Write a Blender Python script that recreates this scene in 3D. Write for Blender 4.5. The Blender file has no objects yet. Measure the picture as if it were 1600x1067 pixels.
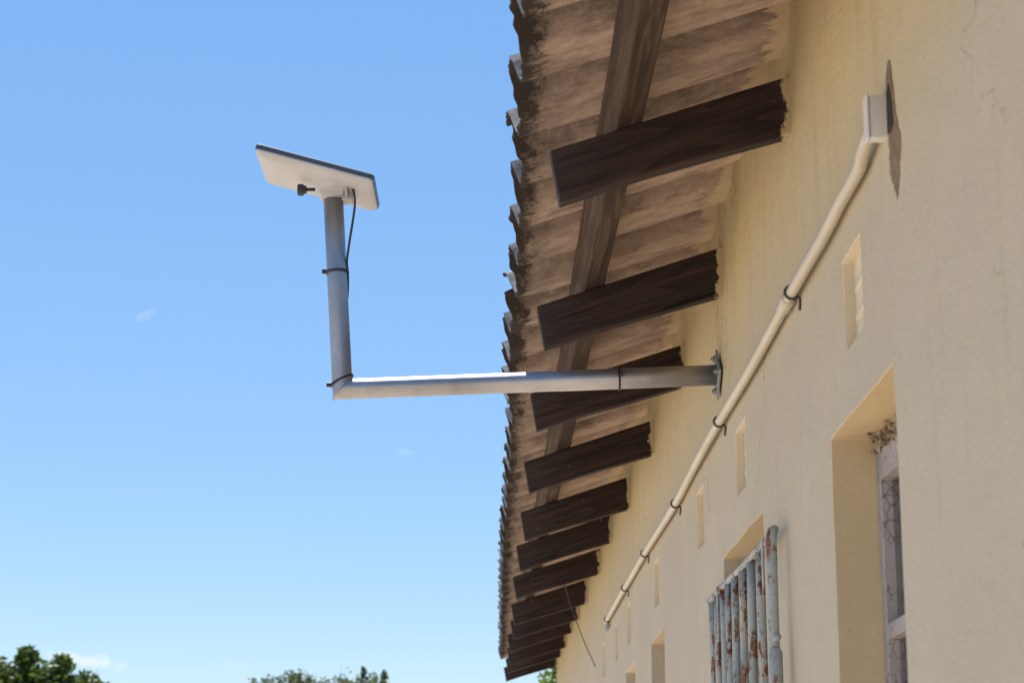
import bpy, bmesh, math, random
from math import sin, cos, tan, pi, radians, sqrt, floor, atan2
from mathutils import Vector, Matrix, noise

sc = bpy.context.scene
C = sc.collection
EYE = 1.55                      # camera height above the ground

# ------------------------------------------------------------------ camera
cam_d = bpy.data.cameras.new('camera')
cam = bpy.data.objects.new('camera', cam_d); C.objects.link(cam)
cam.location = (0, 0, EYE)
cam.rotation_euler = (radians(90 + 14.319), 0, radians(-1.096))
cam_d.sensor_width = 36; cam_d.lens = 70.65
cam_d.clip_start = 0.05; cam_d.clip_end = 6000
cam_d.dof.use_dof = True; cam_d.dof.focus_distance = 4.85; cam_d.dof.aperture_fstop = 9.0
sc.camera = cam

# ------------------------------------------------------------------ sun, sky, exposure
SUN = Vector((-0.10, 0.36, 0.93)).normalized()       # towards the sun
SUN_EL = math.asin(SUN.z); SUN_AZ = atan2(SUN.x, SUN.y)
sl = bpy.data.lights.new('sun', 'SUN'); sl.energy = 5.0; sl.angle = radians(0.53); sl.color = (1, .955, .88)
so = bpy.data.objects.new('sun', sl); C.objects.link(so)
so.rotation_euler = (-SUN).to_track_quat('-Z', 'Y').to_euler(); so.location = (-3, 6, 12)

world = bpy.data.worlds.new('World'); sc.world = world; world.use_nodes = True
wt = world.node_tree; wt.nodes.clear()
def wn(t, **k):
    n = wt.nodes.new(t)
    for a, b in k.items(): setattr(n, a, b)
    return n
def wl(a, b): wt.links.new(a, b)
w_out = wn('ShaderNodeOutputWorld'); w_bg = wn('ShaderNodeBackground')
w_sky = wn('ShaderNodeTexSky'); w_sky.sky_type = 'NISHITA'; w_sky.sun_disc = False
w_sky.sun_elevation = SUN_EL; w_sky.sun_rotation = SUN_AZ
w_sky.altitude = 0; w_sky.air_density = 1.0; w_sky.dust_density = 0.0; w_sky.ozone_density = 6.0
w_bg.inputs['Strength'].default_value = 0.085
# thin fair-weather cloud wisps, placed by direction in the sky
w_tc = wn('ShaderNodeTexCoord')
w_nz = wn('ShaderNodeTexNoise'); w_nz.inputs['Scale'].default_value = 60; w_nz.inputs['Detail'].default_value = 6
w_nz.inputs['Roughness'].default_value = .6
wl(w_tc.outputs['Generated'], w_nz.inputs['Vector'])
w_gm = wn('ShaderNodeGamma'); w_gm.inputs['Gamma'].default_value = .48; wl(w_sky.outputs['Color'], w_gm.inputs['Color'])
w_hs = wn('ShaderNodeHueSaturation'); w_hs.inputs['Hue'].default_value = .508; w_hs.inputs['Saturation'].default_value = 1.63; w_hs.inputs['Value'].default_value = 2.66; wl(w_gm.outputs[0], w_hs.inputs['Color'])
w_col = w_hs.outputs['Color']
def wmath(op, a, b=None, clamp=False):
    m = wn('ShaderNodeMath', operation=op); m.use_clamp = clamp
    for i, v in enumerate((a, b)):
        if v is None: continue
        if isinstance(v, (int, float)): m.inputs[i].default_value = v
        else: wl(v, m.inputs[i])
    return m.outputs[0]
def wdot(vec):
    m = wn('ShaderNodeVectorMath', operation='DOT_PRODUCT')
    wl(w_tc.outputs['Generated'], m.inputs[0]); m.inputs[1].default_value = vec
    return m.outputs['Value']
for az, el, wid, hgt, tilt, dens in (
        (-10.75, 5.2, 1.45, .26, -7, .62), (-15.5, 4.6, 2.4, .5, 3, .8),
        (-9.55, 14.85, .42, .16, 25, .16), (-2.0, 11.15, .3, .1, -5, .13), (-6.5, 5.1, .5, .12, 0, .08),
        (14, 6.2, 3.0, .5, 0, .9), (33, 9, 2.6, .8, 4, .8), (-38, 8, 3.4, .9, -3, .9), (-60, 12, 3.0, 1.0, 0, .7), (-25, 4.5, 2.6, .6, 0, .9)):
    a, e, t = radians(az), radians(el), radians(tilt)
    c = Vector((sin(a) * cos(e), cos(a) * cos(e), sin(e)))
    h = Vector((cos(a), -sin(a), 0)); u = h.cross(c)
    h2 = h * cos(t) + u * sin(t); u2 = u * cos(t) - h * sin(t)
    pa = wmath('DIVIDE', wdot(h2), radians(wid)); pb = wmath('DIVIDE', wdot(u2), radians(hgt))
    r = wmath('SQRT', wmath('ADD', wmath('MULTIPLY', pa, pa), wmath('MULTIPLY', pb, pb)))
    nzs = wmath('MULTIPLY', wmath('SUBTRACT', w_nz.outputs['Fac'], .5), 4.2)
    m = wmath('MULTIPLY', wmath('SUBTRACT', wmath('ADD', 1.0, nzs), r), 1.6, clamp=True)
    m = wmath('MULTIPLY', m, wmath('GREATER_THAN', wdot(c), .9))
    m = wmath('MULTIPLY', m, dens)
    mx = wn('ShaderNodeMix', data_type='RGBA')
    wl(m, mx.inputs['Factor']); wl(w_col, mx.inputs['A']); mx.inputs['B'].default_value = (6.6, 6.9, 7.3, 1)
    w_col = mx.outputs['Result']
wl(w_col, w_bg.inputs['Color']); wl(w_bg.outputs[0], w_out.inputs['Surface'])

vs = sc.view_settings
vs.view_transform = 'Standard'; vs.look = 'None'; vs.gamma = 1; vs.use_curve_mapping = False
vs.exposure = 0.8
sc.render.engine = 'CYCLES'
sc.cycles.max_bounces = 8; sc.cycles.diffuse_bounces = 3; sc.cycles.adaptive_threshold = .02; sc.cycles.glossy_bounces = 3

# ------------------------------------------------------------------ helpers
def link_obj(name, me, mats, parent=None):
    o = bpy.data.objects.new(name, me); C.objects.link(o)
    if mats is not None:
        for m in (mats if isinstance(mats, (list, tuple)) else [mats]): me.materials.append(m)
    if parent is not None:
        o.parent = parent
        o.matrix_parent_inverse = Matrix.Translation(-world_loc(parent))
    return o
def world_loc(p):                                   # parts keep world coordinates in their meshes
    return Vector(p.location) if p.parent is None else Vector((0, 0, 0))
def mesh(name, verts, faces, mats, parent=None, smooth=False, fmat=None):
    me = bpy.data.meshes.new(name); me.from_pydata([tuple(v) for v in verts], [], faces); me.update()
    if fmat: 
        o = link_obj(name, me, mats, parent)
        for p, k in zip(me.polygons, fmat): p.material_index = k
    else: o = link_obj(name, me, mats, parent)
    if smooth: me.shade_smooth()
    return o
def from_bm(name, bm, mats, parent=None, smooth=False):
    me = bpy.data.meshes.new(name); bm.normal_update(); bm.to_mesh(me); bm.free()
    o = link_obj(name, me, mats, parent)
    if smooth: me.shade_smooth()
    return o
def tag(o, label=None, cat=None, group=None, kind=None):
    if label: o['label'] = label
    if cat: o['category'] = cat
    if group: o['group'] = group
    if kind: o['kind'] = kind
    return o
def empty(name, loc, label, cat, group=None):
    o = bpy.data.objects.new(name, None); C.objects.link(o); o.location = loc; o.empty_display_size = .1
    return tag(o, label, cat, group)
def box_bm(x0, x1, y0, y1, z0, z1, bev=0, seg=1, bm=None):
    own = bmesh.new()
    bmesh.ops.create_cube(own, size=1)
    for v in own.verts:
        v.co = Vector(((x0 + x1) / 2 + v.co.x * (x1 - x0), (y0 + y1) / 2 + v.co.y * (y1 - y0), (z0 + z1) / 2 + v.co.z * (z1 - z0)))
    if bev: bmesh.ops.bevel(own, geom=own.edges[:], offset=bev, segments=seg, affect='EDGES', profile=.5)
    return own
def join_bm(a, b):
    me = bpy.data.meshes.new('tmp'); b.to_mesh(me); b.free(); a.from_mesh(me); bpy.data.meshes.remove(me); return a
def tube_data(path, rad, n=12, cap=True, v0=0):
    """verts, faces of a tube along a list of points; rad a number or list"""
    P = [Vector(p) for p in path]; V = []; F = []
    t = (P[1] - P[0]).normalized()
    ref = Vector((0, 0, 1)) if abs(t.z) < .9 else Vector((1, 0, 0))
    a = t.cross(ref).normalized()
    for i, p in enumerate(P):
        if i == 0: tt = (P[1] - P[0])
        elif i == len(P) - 1: tt = (P[-1] - P[-2])
        else: tt = (P[i + 1] - P[i]).normalized() + (P[i] - P[i - 1]).normalized()
        tt.normalize(); a = (a - tt * a.dot(tt)).normalized(); b = tt.cross(a)
        r = rad[i] if isinstance(rad, (list, tuple)) else rad
        for k in range(n):
            q = 2 * pi * k / n
            V.append(p + a * (cos(q) * r) + b * (sin(q) * r))
    for i in range(len(P) - 1):
        for k in range(n):
            k2 = (k + 1) % n
            F.append((v0 + i * n + k, v0 + i * n + k2, v0 + (i + 1) * n + k2, v0 + (i + 1) * n + k))
    if cap:
        F.append(tuple(v0 + k for k in range(n))[::-1]); F.append(tuple(v0 + (len(P) - 1) * n + k for k in range(n)))
    return V, F
def tube(name, path, rad, mats, parent=None, n=12, cap=True):
    V, F = tube_data(path, rad, n, cap)
    o = mesh(name, V, F, mats, parent)
    for p in o.data.polygons: p.use_smooth = len(p.vertices) == 4
    return o
def smooth_path(pts, k=6):
    P = [Vector(p) for p in pts]; out = []
    for i in range(len(P) - 1):
        p0 = P[max(i - 1, 0)]; p1 = P[i]; p2 = P[i + 1]; p3 = P[min(i + 2, len(P) - 1)]
        for j in range(k):
            t = j / k
            out.append(.5 * ((2 * p1) + (-p0 + p2) * t + (2 * p0 - 5 * p1 + 4 * p2 - p3) * t * t + (-p0 + 3 * p1 - 3 * p2 + p3) * t ** 3))
    out.append(P[-1]); return out
def bevel_mod(o, w, seg=2, ang=40):
    m = o.modifiers.new('bevel', 'BEVEL'); m.width = w; m.segments = seg; m.limit_method = 'ANGLE'; m.angle_limit = radians(ang); m.use_clamp_overlap = True
def interp(tab, x):
    if x <= tab[0][0]: return tab[0][1]
    for (a, b), (c, d) in zip(tab, tab[1:]):
        if x <= c: return b + (d - b) * (x - a) / (c - a)
    return tab[-1][1]
def nz(x, y=0., z=0.): return noise.noise(Vector((x, y, z)))

# ------------------------------------------------------------------ material helper
class M:
    def __init__(s, name, rough=.8, metal=0., spec=.4):
        s.m = bpy.data.materials.new(name); s.m.use_nodes = True
        s.t = s.m.node_tree; s.b = s.t.nodes['Principled BSDF']; s.out = s.t.nodes['Material Output']
        s.b.inputs['Roughness'].default_value = rough; s.b.inputs['Metallic'].default_value = metal
        s.b.inputs['Specular IOR Level'].default_value = spec
        s.tc = s.t.nodes.new('ShaderNodeTexCoord'); s.h = None; s.rot = 0
    def n(s, t, **k):
        x = s.t.nodes.new(t)
        for a, b in k.items(): setattr(x, a, b)
        return x
    def l(s, a, b): s.t.links.new(a, b)
    def put(s, sock, v):
        if isinstance(v, (int, float)): sock.default_value = v
        elif isinstance(v, (tuple, list)): sock.default_value = tuple(v) + ((1,) if len(v) == 3 and sock.type == 'RGBA' else ())
        else: s.l(v, sock)
    def coord(s, scale=(1, 1, 1), rnd=False, src='Object'):
        o = s.tc.outputs[src]
        if s.rot:
            m0 = s.n('ShaderNodeMapping'); m0.inputs['Rotation'].default_value = (0, s.rot, 0); s.l(o, m0.inputs['Vector']); o = m0.outputs[0]
        mp = s.n('ShaderNodeMapping'); mp.inputs['Scale'].default_value = scale; s.l(o, mp.inputs['Vector'])
        if rnd:
            oi = s.n('ShaderNodeObjectInfo'); mu = s.n('ShaderNodeMath', operation='MULTIPLY'); s.l(oi.outputs['Random'], mu.inputs[0]); mu.inputs[1].default_value = 37.
            cb = s.n('ShaderNodeCombineXYZ')
            for i in range(3): s.l(mu.outputs[0], cb.inputs[i])
            s.l(cb.outputs[0], mp.inputs['Location'])
        return mp.outputs[0]
    def noise(s, vec, scale=5, detail=4, rough=.55, dist=0):
        x = s.n('ShaderNodeTexNoise'); x.inputs['Scale'].default_value = scale; x.inputs['Detail'].default_value = detail
        x.inputs['Roughness'].default_value = rough; x.inputs['Distortion'].default_value = dist
        s.l(vec, x.inputs['Vector']); return x.outputs['Fac']
    def voro(s, vec, scale, feature='F1', out='Distance', rnd=1):
        x = s.n('ShaderNodeTexVoronoi', feature=feature); x.inputs['Scale'].default_value = scale; x.inputs['Randomness'].default_value = rnd
        s.l(vec, x.inputs['Vector']); return x.outputs[out]
    def ramp(s, v, stops):
        r = s.n('ShaderNodeValToRGB'); e = r.color_ramp.elements
        while len(e) > 1: e.remove(e[0])
        e[0].position = stops[0][0]; c0 = stops[0][1]; e[0].color = (c0, c0, c0, 1) if isinstance(c0, (int, float)) else tuple(c0) + (1,)
        for p, c in stops[1:]:
            x = e.new(p); x.color = (c, c, c, 1) if isinstance(c, (int, float)) else tuple(c) + (1,)
        s.l(v, r.inputs[0]); return r.outputs[0]
    def math(s, op, a, b=0., clamp=False):
        x = s.n('ShaderNodeMath', operation=op); x.use_clamp = clamp; s.put(x.inputs[0], a); s.put(x.inputs[1], b); return x.outputs[0]
    def mr(s, v, a, b, c=0., d=1.):
        x = s.n('ShaderNodeMapRange'); s.put(x.inputs[0], v)
        for i, q in enumerate((a, b, c, d)): x.inputs[i + 1].default_value = q
        return x.outputs[0]
    def mix(s, f, a, b, blend='MIX'):
        x = s.n('ShaderNodeMix', data_type='RGBA', blend_type=blend); s.put(x.inputs['Factor'], f); s.put(x.inputs['A'], a); s.put(x.inputs['B'], b); return x.outputs['Result']
    def xyz(s, src='Object'):
        x = s.n('ShaderNodeSeparateXYZ'); s.l(s.tc.outputs[src], x.inputs[0]); return x.outputs
    def bump(s, v, strength=.3, dist=.01):
        b = s.n('ShaderNodeBump'); b.inputs['Strength'].default_value = strength; b.inputs['Distance'].default_value = dist
        s.put(b.inputs['Height'], v)
        if s.h is not None: s.l(s.h, b.inputs['Normal'])
        s.h = b.outputs[0]; s.l(s.h, s.b.inputs['Normal'])
    def color(s, v): s.put(s.b.inputs['Base Color'], v)
    def rough(s, v): s.put(s.b.inputs['Roughness'], v)

NEW_A = (.60, .465, .265); NEW_B = (.55, .435, .27)          # paint where it has kept its yellow
OLD_A = (.495, .432, .325); OLD_B = (.465, .405, .308)          # paint bleached by sun and rain
def make_wall(name, bleached, fresh=None):
    k = M(name, .82, 0, .25)
    v = k.coord(); X, Y, Z = k.xyz()
    big = k.noise(v, 1.3, 3)
    c = k.mix(k.mr(big, .38, .62), NEW_A, NEW_B) if not bleached else k.mix(k.mr(big, .38, .62), (.535, .425, .22), (.50, .40, .225))
    if fresh: c = k.mix(k.mr(big, .38, .62), fresh, tuple(x * .93 for x in fresh))
    if bleached:
        old = k.mix(k.mr(k.noise(v, 2.1, 4), .38, .62), OLD_A, OLD_B)
        zz = k.math('ADD', Z, k.math('MULTIPLY', k.math('SUBTRACT', k.noise(k.coord((2.2, 2.2, .8)), 1.3, 5, .6), .5), .5))
        c = k.mix(k.mr(zz, EYE + .88, EYE + 1.36, .97, .05), c, old)
    st = k.noise(k.coord((9, 9, .7)), 2.2, 6, .65)                      # vertical run marks
    c = k.mix(k.mr(st, .55, .75, 0, .30), c, (.40, .335, .23))
    c = k.mix(k.mr(k.noise(k.coord((30, 30, 1.2)), 1.3, 4), .60, .78, 0, .22), c, (.34, .28, .20))
    top = k.mr(Z, EYE + .95, EYE + 1.3)                                  # brown drips below the timbers
    dr = k.math('MULTIPLY', k.mr(k.noise(k.coord((14, 14, 1.1)), 1.6, 5, .7), .52, .72), top)
    c = k.mix(k.math('MULTIPLY', dr, .42), c, (.27, .215, .115))
    wv_ = k.n('ShaderNodeVectorMath', operation='MULTIPLY_ADD'); k.l(k.coord((.9, .9, .6)), wv_.inputs[0]); wv_.inputs[1].default_value = (1, 1, 1)
    jit = k.n('ShaderNodeTexNoise'); jit.inputs['Scale'].default_value = 5; jit.inputs['Detail'].default_value = 5; k.l(v, jit.inputs['Vector'])
    sc2 = k.n('ShaderNodeVectorMath', operation='SCALE'); k.l(jit.outputs['Color'], sc2.inputs[0]); sc2.inputs['Scale'].default_value = .5; k.l(sc2.outputs[0], wv_.inputs[2])
    ck = k.mr(k.voro(wv_.outputs[0], 1.1, 'DISTANCE_TO_EDGE'), .0012, .0032, 1, 0)
    ck = k.math('MULTIPLY', ck, k.mr(k.noise(v, 1.1, 3), .50, .58))
    c = k.mix(k.math('MULTIPLY', ck, .6 if bleached else 0.), c, (.17, .14, .10))
    sm = k.noise(v, 4.5, 6, .72, .8)
    c = k.mix(k.mr(sm, .58, .72, 0, .22), c, (.52, .48, .42))            # scuffed pale rubs
    pit = k.noise(v, 26, 3, .7)
    c = k.mix(k.mr(pit, .70, .76, 0, .4), c, (.33, .27, .19))
    c = k.mix(k.mr(k.noise(v, 62, 2, .6), .735, .76, 0, .6), c, (.20, .16, .11))
    k.color(c)
    q = 1. if bleached else .45
    k.bump(k.noise(v, 7, 3), .22 * q, .03)
    k.bump(k.noise(v, 110, 3, .6), .36 * q, .006)
    return k.m
def make_sheet_under():
    k = M('fibre_cement_underside', .92, 0, .15); k.rot = .323
    v = k.coord(); X, Y, Z = k.xyz()
    g = k.noise(k.coord((7, 17, 17)), 2.5, 6, .7)
    c = k.ramp(g, [(.30, (.36, .262, .205)), (.5, (.48, .355, .28)), (.7, (.58, .44, .35))])
    blot = k.noise(v, 5, 6, .7)
    c = k.mix(k.mr(blot, .52, .70, 0, .55), c, (.21, .16, .13))
    speck = k.noise(v, 85, 3, .7)
    c = k.mix(k.mr(speck, .60, .75, 0, .6), c, (.60, .48, .38))
    c = k.mix(k.mr(k.noise(k.coord((3, 40, 40)), 3, 4), .60, .75, 0, .4), c, (.24, .18, .145))
    c = k.mix(k.mr(k.noise(k.coord((3.5, 12, 12)), 1.4, 7, .78, .3), .50, .64, 0, .66), c, (.15, .115, .092))
    c = k.mix(k.mr(k.noise(k.coord((9, 120, 120)), 1.5, 4, .7), .56, .72, 0, .45), c, (.66, .53, .42))
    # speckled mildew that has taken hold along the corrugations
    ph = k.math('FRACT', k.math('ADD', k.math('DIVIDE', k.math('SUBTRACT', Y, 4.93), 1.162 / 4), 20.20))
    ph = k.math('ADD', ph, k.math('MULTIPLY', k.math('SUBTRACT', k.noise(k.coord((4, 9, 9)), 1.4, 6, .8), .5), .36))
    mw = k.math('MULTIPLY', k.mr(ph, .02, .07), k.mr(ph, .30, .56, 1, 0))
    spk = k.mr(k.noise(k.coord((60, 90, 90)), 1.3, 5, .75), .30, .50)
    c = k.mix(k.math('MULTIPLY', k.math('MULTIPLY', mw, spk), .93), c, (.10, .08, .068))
    # black mould from the drip edge inwards
    ed = k.math('SUBTRACT', X, k.math('MULTIPLY', Y, .0102))
    m = k.math('ADD', ed, k.math('MULTIPLY', k.math('SUBTRACT', k.noise(v, 26, 7, .8), .5), .20))
    c = k.mix(k.mr(m, .064, .094, .96, 0.), c, (.02, .017, .016))
    m2 = k.math('ADD', ed, k.math('MULTIPLY', k.math('SUBTRACT', k.noise(v, 9, 6, .7), .5), .5))
    c = k.mix(k.mr(m2, .06, .20, .55, 0.), c, (.06, .047, .04))
    # slopped wall paint where the sheets meet the wall
    pm = k.math('ADD', X, k.math('MULTIPLY', k.math('SUBTRACT', k.noise(k.coord((5, 26, 26)), 1.5, 5, .75), .5), .19))
    c = k.mix(k.mr(pm, .562, .566), c, (.57, .44, .28))
    k.color(c)
    k.bump(k.noise(k.coord((12, 40, 40)), 4, 6, .7), .5, .008)
    k.bump(speck, .3, .004)
    return k.m
def make_sheet_top():
    k = M('weathered_fibre_cement', .95, 0, .15)
    v = k.coord()
    c = k.ramp(k.noise(v, 14, 6, .7), [(.3, (.10, .095, .088)), (.5, (.27, .26, .245)), (.7, (.42, .41, .39))])
    c = k.mix(k.mr(k.voro(v, 40), .1, .3, .5, 0), c, (.12, .12, .10))
    k.color(c); k.bump(k.noise(v, 60, 5, .7), .6, .008); return k.m
def make_sheet_edge():
    k = M('mouldy_sheet_edge', .95, 0, .1)
    v = k.coord()
    k.color(k.ramp(k.noise(v, 35, 5, .7), [(.35, (.025, .022, .02)), (.55, (.07, .06, .053)), (.72, (.22, .20, .18))]))
    k.bump(k.noise(v, 90, 4, .7), .8, .008); return k.m
def make_rafter():
    k = M('dark_creosoted_timber', .75, 0, .22); k.rot = .323
    g = k.coord((1.5, 16, 16), True)
    gr = k.noise(k.coord((1.1, 34, 34), True), 1.5, 5, .62, 1.1); fine = k.noise(k.coord((4, 150, 150), True), 1.2, 4, .6)
    ring = k.math('FRACT', k.math('MULTIPLY', k.noise(k.coord((.9, 7, 9), True), 1.1, 2, .5, .4), 9.))
    gr = k.math('ADD', k.math('MULTIPLY', gr, .72), k.math('MULTIPLY', ring, .28))
    c = k.ramp(gr, [(.22, (.012, .0085, .0085)), (.5, (.027, .017, .015)), (.78, (.056, .032, .025))])
    c = k.mix(k.mr(fine, .55, .78, 0, .4), c, (.10, .056, .04))
    oi = k.n('ShaderNodeObjectInfo')
    c = k.mix(k.math('MULTIPLY', oi.outputs['Random'], .55), c, k.mix(gr, (.014, .010, .010), (.05, .034, .03)))
    chk = k.noise(k.coord((1.3, 60, 60), True), 1.6, 3, .5, .6); ck = k.mr(chk, .655, .69)
    c = k.mix(ck, c, (.006, .005, .005))
    c = k.mix(k.mr(k.noise(k.coord((.8, 45, 45), True), 1.3, 3), .64, .74, 0, .6), c, (.12, .06, .036))
    X, Y, Z = k.xyz()
    # bleached towards the exposed tail
    tip = k.math('ADD', k.math('SUBTRACT', X, k.math('MULTIPLY', Y, .008)), k.math('MULTIPLY', k.math('SUBTRACT', k.noise(k.coord((3, 30, 30), True), 2, 5, .7), .5), .55))
    c = k.mix(k.mr(tip, .10, .26, .22, 0), c, (.10, .085, .08))
    pm = k.math('ADD', X, k.math('MULTIPLY', k.math('SUBTRACT', k.noise(k.coord((26, 26, 12), True), 1.5, 5, .7), .5), .065))
    c = k.mix(k.mr(pm, .586, .590), c, (.47, .375, .225))
    c = k.mix(k.mr(k.noise(k.coord((60, 60, 20), True), 1.4, 3), .73, .75, 0, .6), c, (.40, .31, .19))
    k.color(c)
    k.bump(gr, .6, .006); k.bump(fine, .35, .003); k.bump(ck, -.8, .004)
    return k.m
def make_purlin():
    k = M('weathered_brown_purlin', .8, 0, .2)
    g = k.coord((24, 1.2, 24), True)
    gr = k.noise(g, 2, 6, .65, .8)
    c = k.ramp(gr, [(.28, (.026, .016, .012)), (.5, (.058, .036, .026)), (.72, (.135, .092, .066))])
    c = k.mix(k.mr(k.noise(k.coord((5, 2, 5), True), 1.5, 4), .5, .7, 0, .6), c, (.05, .035, .03))
    c = k.mix(k.mr(k.noise(k.coord((70, 6, 70), True), 1.2, 3), .72, .76, 0, .5), c, (.38, .31, .25))
    k.color(c); k.bump(gr, .6, .006); k.bump(k.noise(k.coord((150, 4, 150), True), 1, 3), .3, .003); return k.m
def make_steel():
    k = M('dull_silver_tube', .42, .88, .5)
    v = k.coord()
    c = k.mix(k.mr(k.noise(v, 14, 5, .7), .35, .7), (.34, .335, .345), (.42, .41, .415))
    c = k.mix(k.mr(k.noise(v, 60, 4, .7), .64, .74, 0, .6), c, (.20, .195, .20))
    c = k.mix(k.mr(k.noise(v, 120, 2), .72, .78, 0, .6), c, (.52, .48, .45))
    k.color(c); k.rough(k.mr(k.noise(v, 22, 5, .7), .3, .7, .36, .52)); k.bump(k.noise(v, 140, 3), .12, .002); return k.m
def make_plain(name, col, rough=.5, metal=0., var=.15, scale=30, bump=.1, spec=.4):
    k = M(name, rough, metal, spec); v = k.coord()
    d = tuple(x * (1 - var) for x in col); e = tuple(min(1, x * (1 + var)) for x in col)
    k.color(k.mix(k.mr(k.noise(v, scale, 4, .65), .3, .7), d, e)); k.bump(k.noise(v, scale * 5, 3), bump, .002); return k.m
def make_conduit():
    k = M('cream_painted_conduit', .42, 0, .4); v = k.coord()
    c = k.mix(k.mr(k.noise(v, 6, 4), .35, .65), (.47, .415, .32), (.52, .465, .37))
    c = k.mix(k.mr(k.noise(v, 45, 4, .7), .66, .74, 0, .4), c, (.38, .31, .21))
    k.color(c); k.bump(k.noise(v, 60, 3), .15, .004); return k.m
def make_shutter():
    k = M('rusty_pale_blue_steel', .65, 0, .3); v = k.coord()
    c = k.mix(k.mr(k.noise(v, 7, 4), .35, .65), (.27, .32, .335), (.38, .41, .39))
    c = k.mix(k.mr(k.noise(k.coord((18, 18, 5)), 1.2, 5), .54, .62, 0, .8), c, (.44, .40, .31))
    r = k.noise(k.coord((16, 16, 7)), 1.5, 8, .8)
    rust = k.ramp(k.noise(v, 60, 4), [(.3, (.07, .025, .012)), (.55, (.20, .075, .03)), (.75, (.30, .15, .08))])
    c = k.mix(k.mr(r, .525, .56), c, rust)
    c = k.mix(k.mr(k.noise(v, 95, 3), .66, .70, 0, .8), c, (.13, .07, .045))
    k.color(c); k.bump(k.mr(r, .5, .6), -.3, .004); k.bump(k.noise(v, 70, 4), .25, .004); return k.m
def make_cracked():
    k = M('alligatored_grey_paint', .6, 0, .35)
    v = k.coord((1, 1, 1)); wob = k.noise(v, 30, 3)
    mp = k.n('ShaderNodeVectorMath', operation='ADD'); k.l(k.coord((85, 85, 52)), mp.inputs[0])
    sc_ = k.n('ShaderNodeVectorMath', operation='SCALE'); k.l(wob, sc_.inputs[0]); sc_.inputs['Scale'].default_value = 1.1; k.l(sc_.outputs[0], mp.inputs[1])
    e = k.voro(mp.outputs[0], 1.0, 'DISTANCE_TO_EDGE')
    cr = k.mr(e, .02, .06, 1, 0)
    cr = k.math('MULTIPLY', cr, k.mr(k.noise(v, 15, 3), .36, .50))
    c = k.mix(k.mr(k.noise(v, 12, 4), .3, .7), (.33, .30, .29), (.39, .355, .34))
    c = k.mix(k.math('MULTIPLY', cr, .75), c, (.15, .135, .125)); k.color(c)
    k.bump(k.math('SUBTRACT', 1, cr), .6, .004); return k.m
def make_rubble():
    k = M('broken_mortar', .95, 0, .1); v = k.coord()
    c = k.ramp(k.noise(v, 70, 5, .7), [(.32, (.06, .045, .035)), (.5, (.30, .23, .16)), (.68, (.60, .50, .36))])
    k.color(c); k.bump(k.noise(v, 110, 4), .9, .01); return k.m
def make_cement():
    k = M('bare_brown_cement', .95, 0, .1); v = k.coord()
    c = k.ramp(k.noise(v, 38, 5, .7), [(.3, (.14, .095, .065)), (.6, (.26, .185, .13)), (.8, (.34, .26, .19))])
    k.color(c); k.bump(k.noise(v, 90, 4), .7, .006); return k.m
def make_ground():
    k = M('pale_sandy_earth', .95, 0, .1); v = k.coord()
    c = k.mix(k.mr(k.noise(v, .35, 6, .6), .3, .7), (.53, .44, .35), (.61, .51, .41))
    c = k.mix(k.mr(k.noise(v, 6, 6, .7), .55, .75, 0, .5), c, (.42, .34, .265))
    k.color(c); k.bump(k.noise(v, 12, 6, .7), .5, .05); return k.m
def make_glass():
    k = M('window_glass'); t = k.t
    tr = k.n('ShaderNodeBsdfTransparent'); tr.inputs['Color'].default_value = (.80, .82, .82, 1)
    gl = k.n('ShaderNodeBsdfGlossy'); gl.inputs['Roughness'].default_value = .03
    fr = k.n('ShaderNodeFresnel'); fr.inputs['IOR'].default_value = 1.5
    f2 = k.math('MULTIPLY', fr.outputs[0], 1.7, True)
    mx = k.n('ShaderNodeMixShader'); k.l(f2, mx.inputs[0]); k.l(tr.outputs[0], mx.inputs[1]); k.l(gl.outputs[0], mx.inputs[2])
    k.l(mx.outputs[0], k.out.inputs['Surface']); return k.m
def make_leaf(name, a, b, trans=.35):
    k = M(name, .5, 0, .4)
    oi = k.n('ShaderNodeNewGeometry')
    c = k.ramp(oi.outputs['Random Per Island'], [(.0, a), (1., b)])
    k.color(c)
    tl = k.n('ShaderNodeBsdfTranslucent'); k.l(k.mix(.5, c, (.22, .30, .04)), tl.inputs['Color'])
    mx = k.n('ShaderNodeMixShader'); mx.inputs[0].default_value = trans
    k.l(k.b.outputs[0], mx.inputs[1]); k.l(tl.outputs[0], mx.inputs[2]); k.l(mx.outputs[0], k.out.inputs['Surface']); return k.m
def make_bark():
    k = M('grey_brown_bark', .9, 0, .1); v = k.coord((8, 8, 2))
    n = k.noise(v, 3, 6, .7); k.color(k.ramp(n, [(.3, (.06, .045, .035)), (.7, (.18, .14, .11))])); k.bump(n, .8, .03); return k.m

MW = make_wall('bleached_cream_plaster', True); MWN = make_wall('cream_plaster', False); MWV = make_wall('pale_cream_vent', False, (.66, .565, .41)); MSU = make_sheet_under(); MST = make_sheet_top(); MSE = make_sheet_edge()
MR = make_rafter(); MP = make_purlin(); MS = make_steel(); MC = make_conduit(); MSH = make_shutter()
MCR = make_cracked(); MRUB = make_rubble(); MCEM = make_cement(); MG = make_ground(); MGL = make_glass(); MB = make_bark()
M_WHITE = make_plain('matt_white_plastic', (.425, .42, .43), .5, 0, .06, 12, .03)
M_RIM = make_plain('dark_blue_grey_rim', (.045, .06, .095), .4, 0, .1, 20, .02)
M_BLACK = make_plain('black_plastic', (.018, .019, .022), .45, 0, .15, 40, .05)
M_GALV = make_plain('dull_galvanised_plate', (.26, .28, .29), .55, .5, .3, 60, .3)
M_WIRE = make_plain('dark_galvanised_wire', (.07, .075, .075), .55, .5, .3, 80, .1)
M_BOX = make_plain('pale_grey_box_plastic', (.62, .59, .56), .5, 0, .06, 25, .05)
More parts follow.
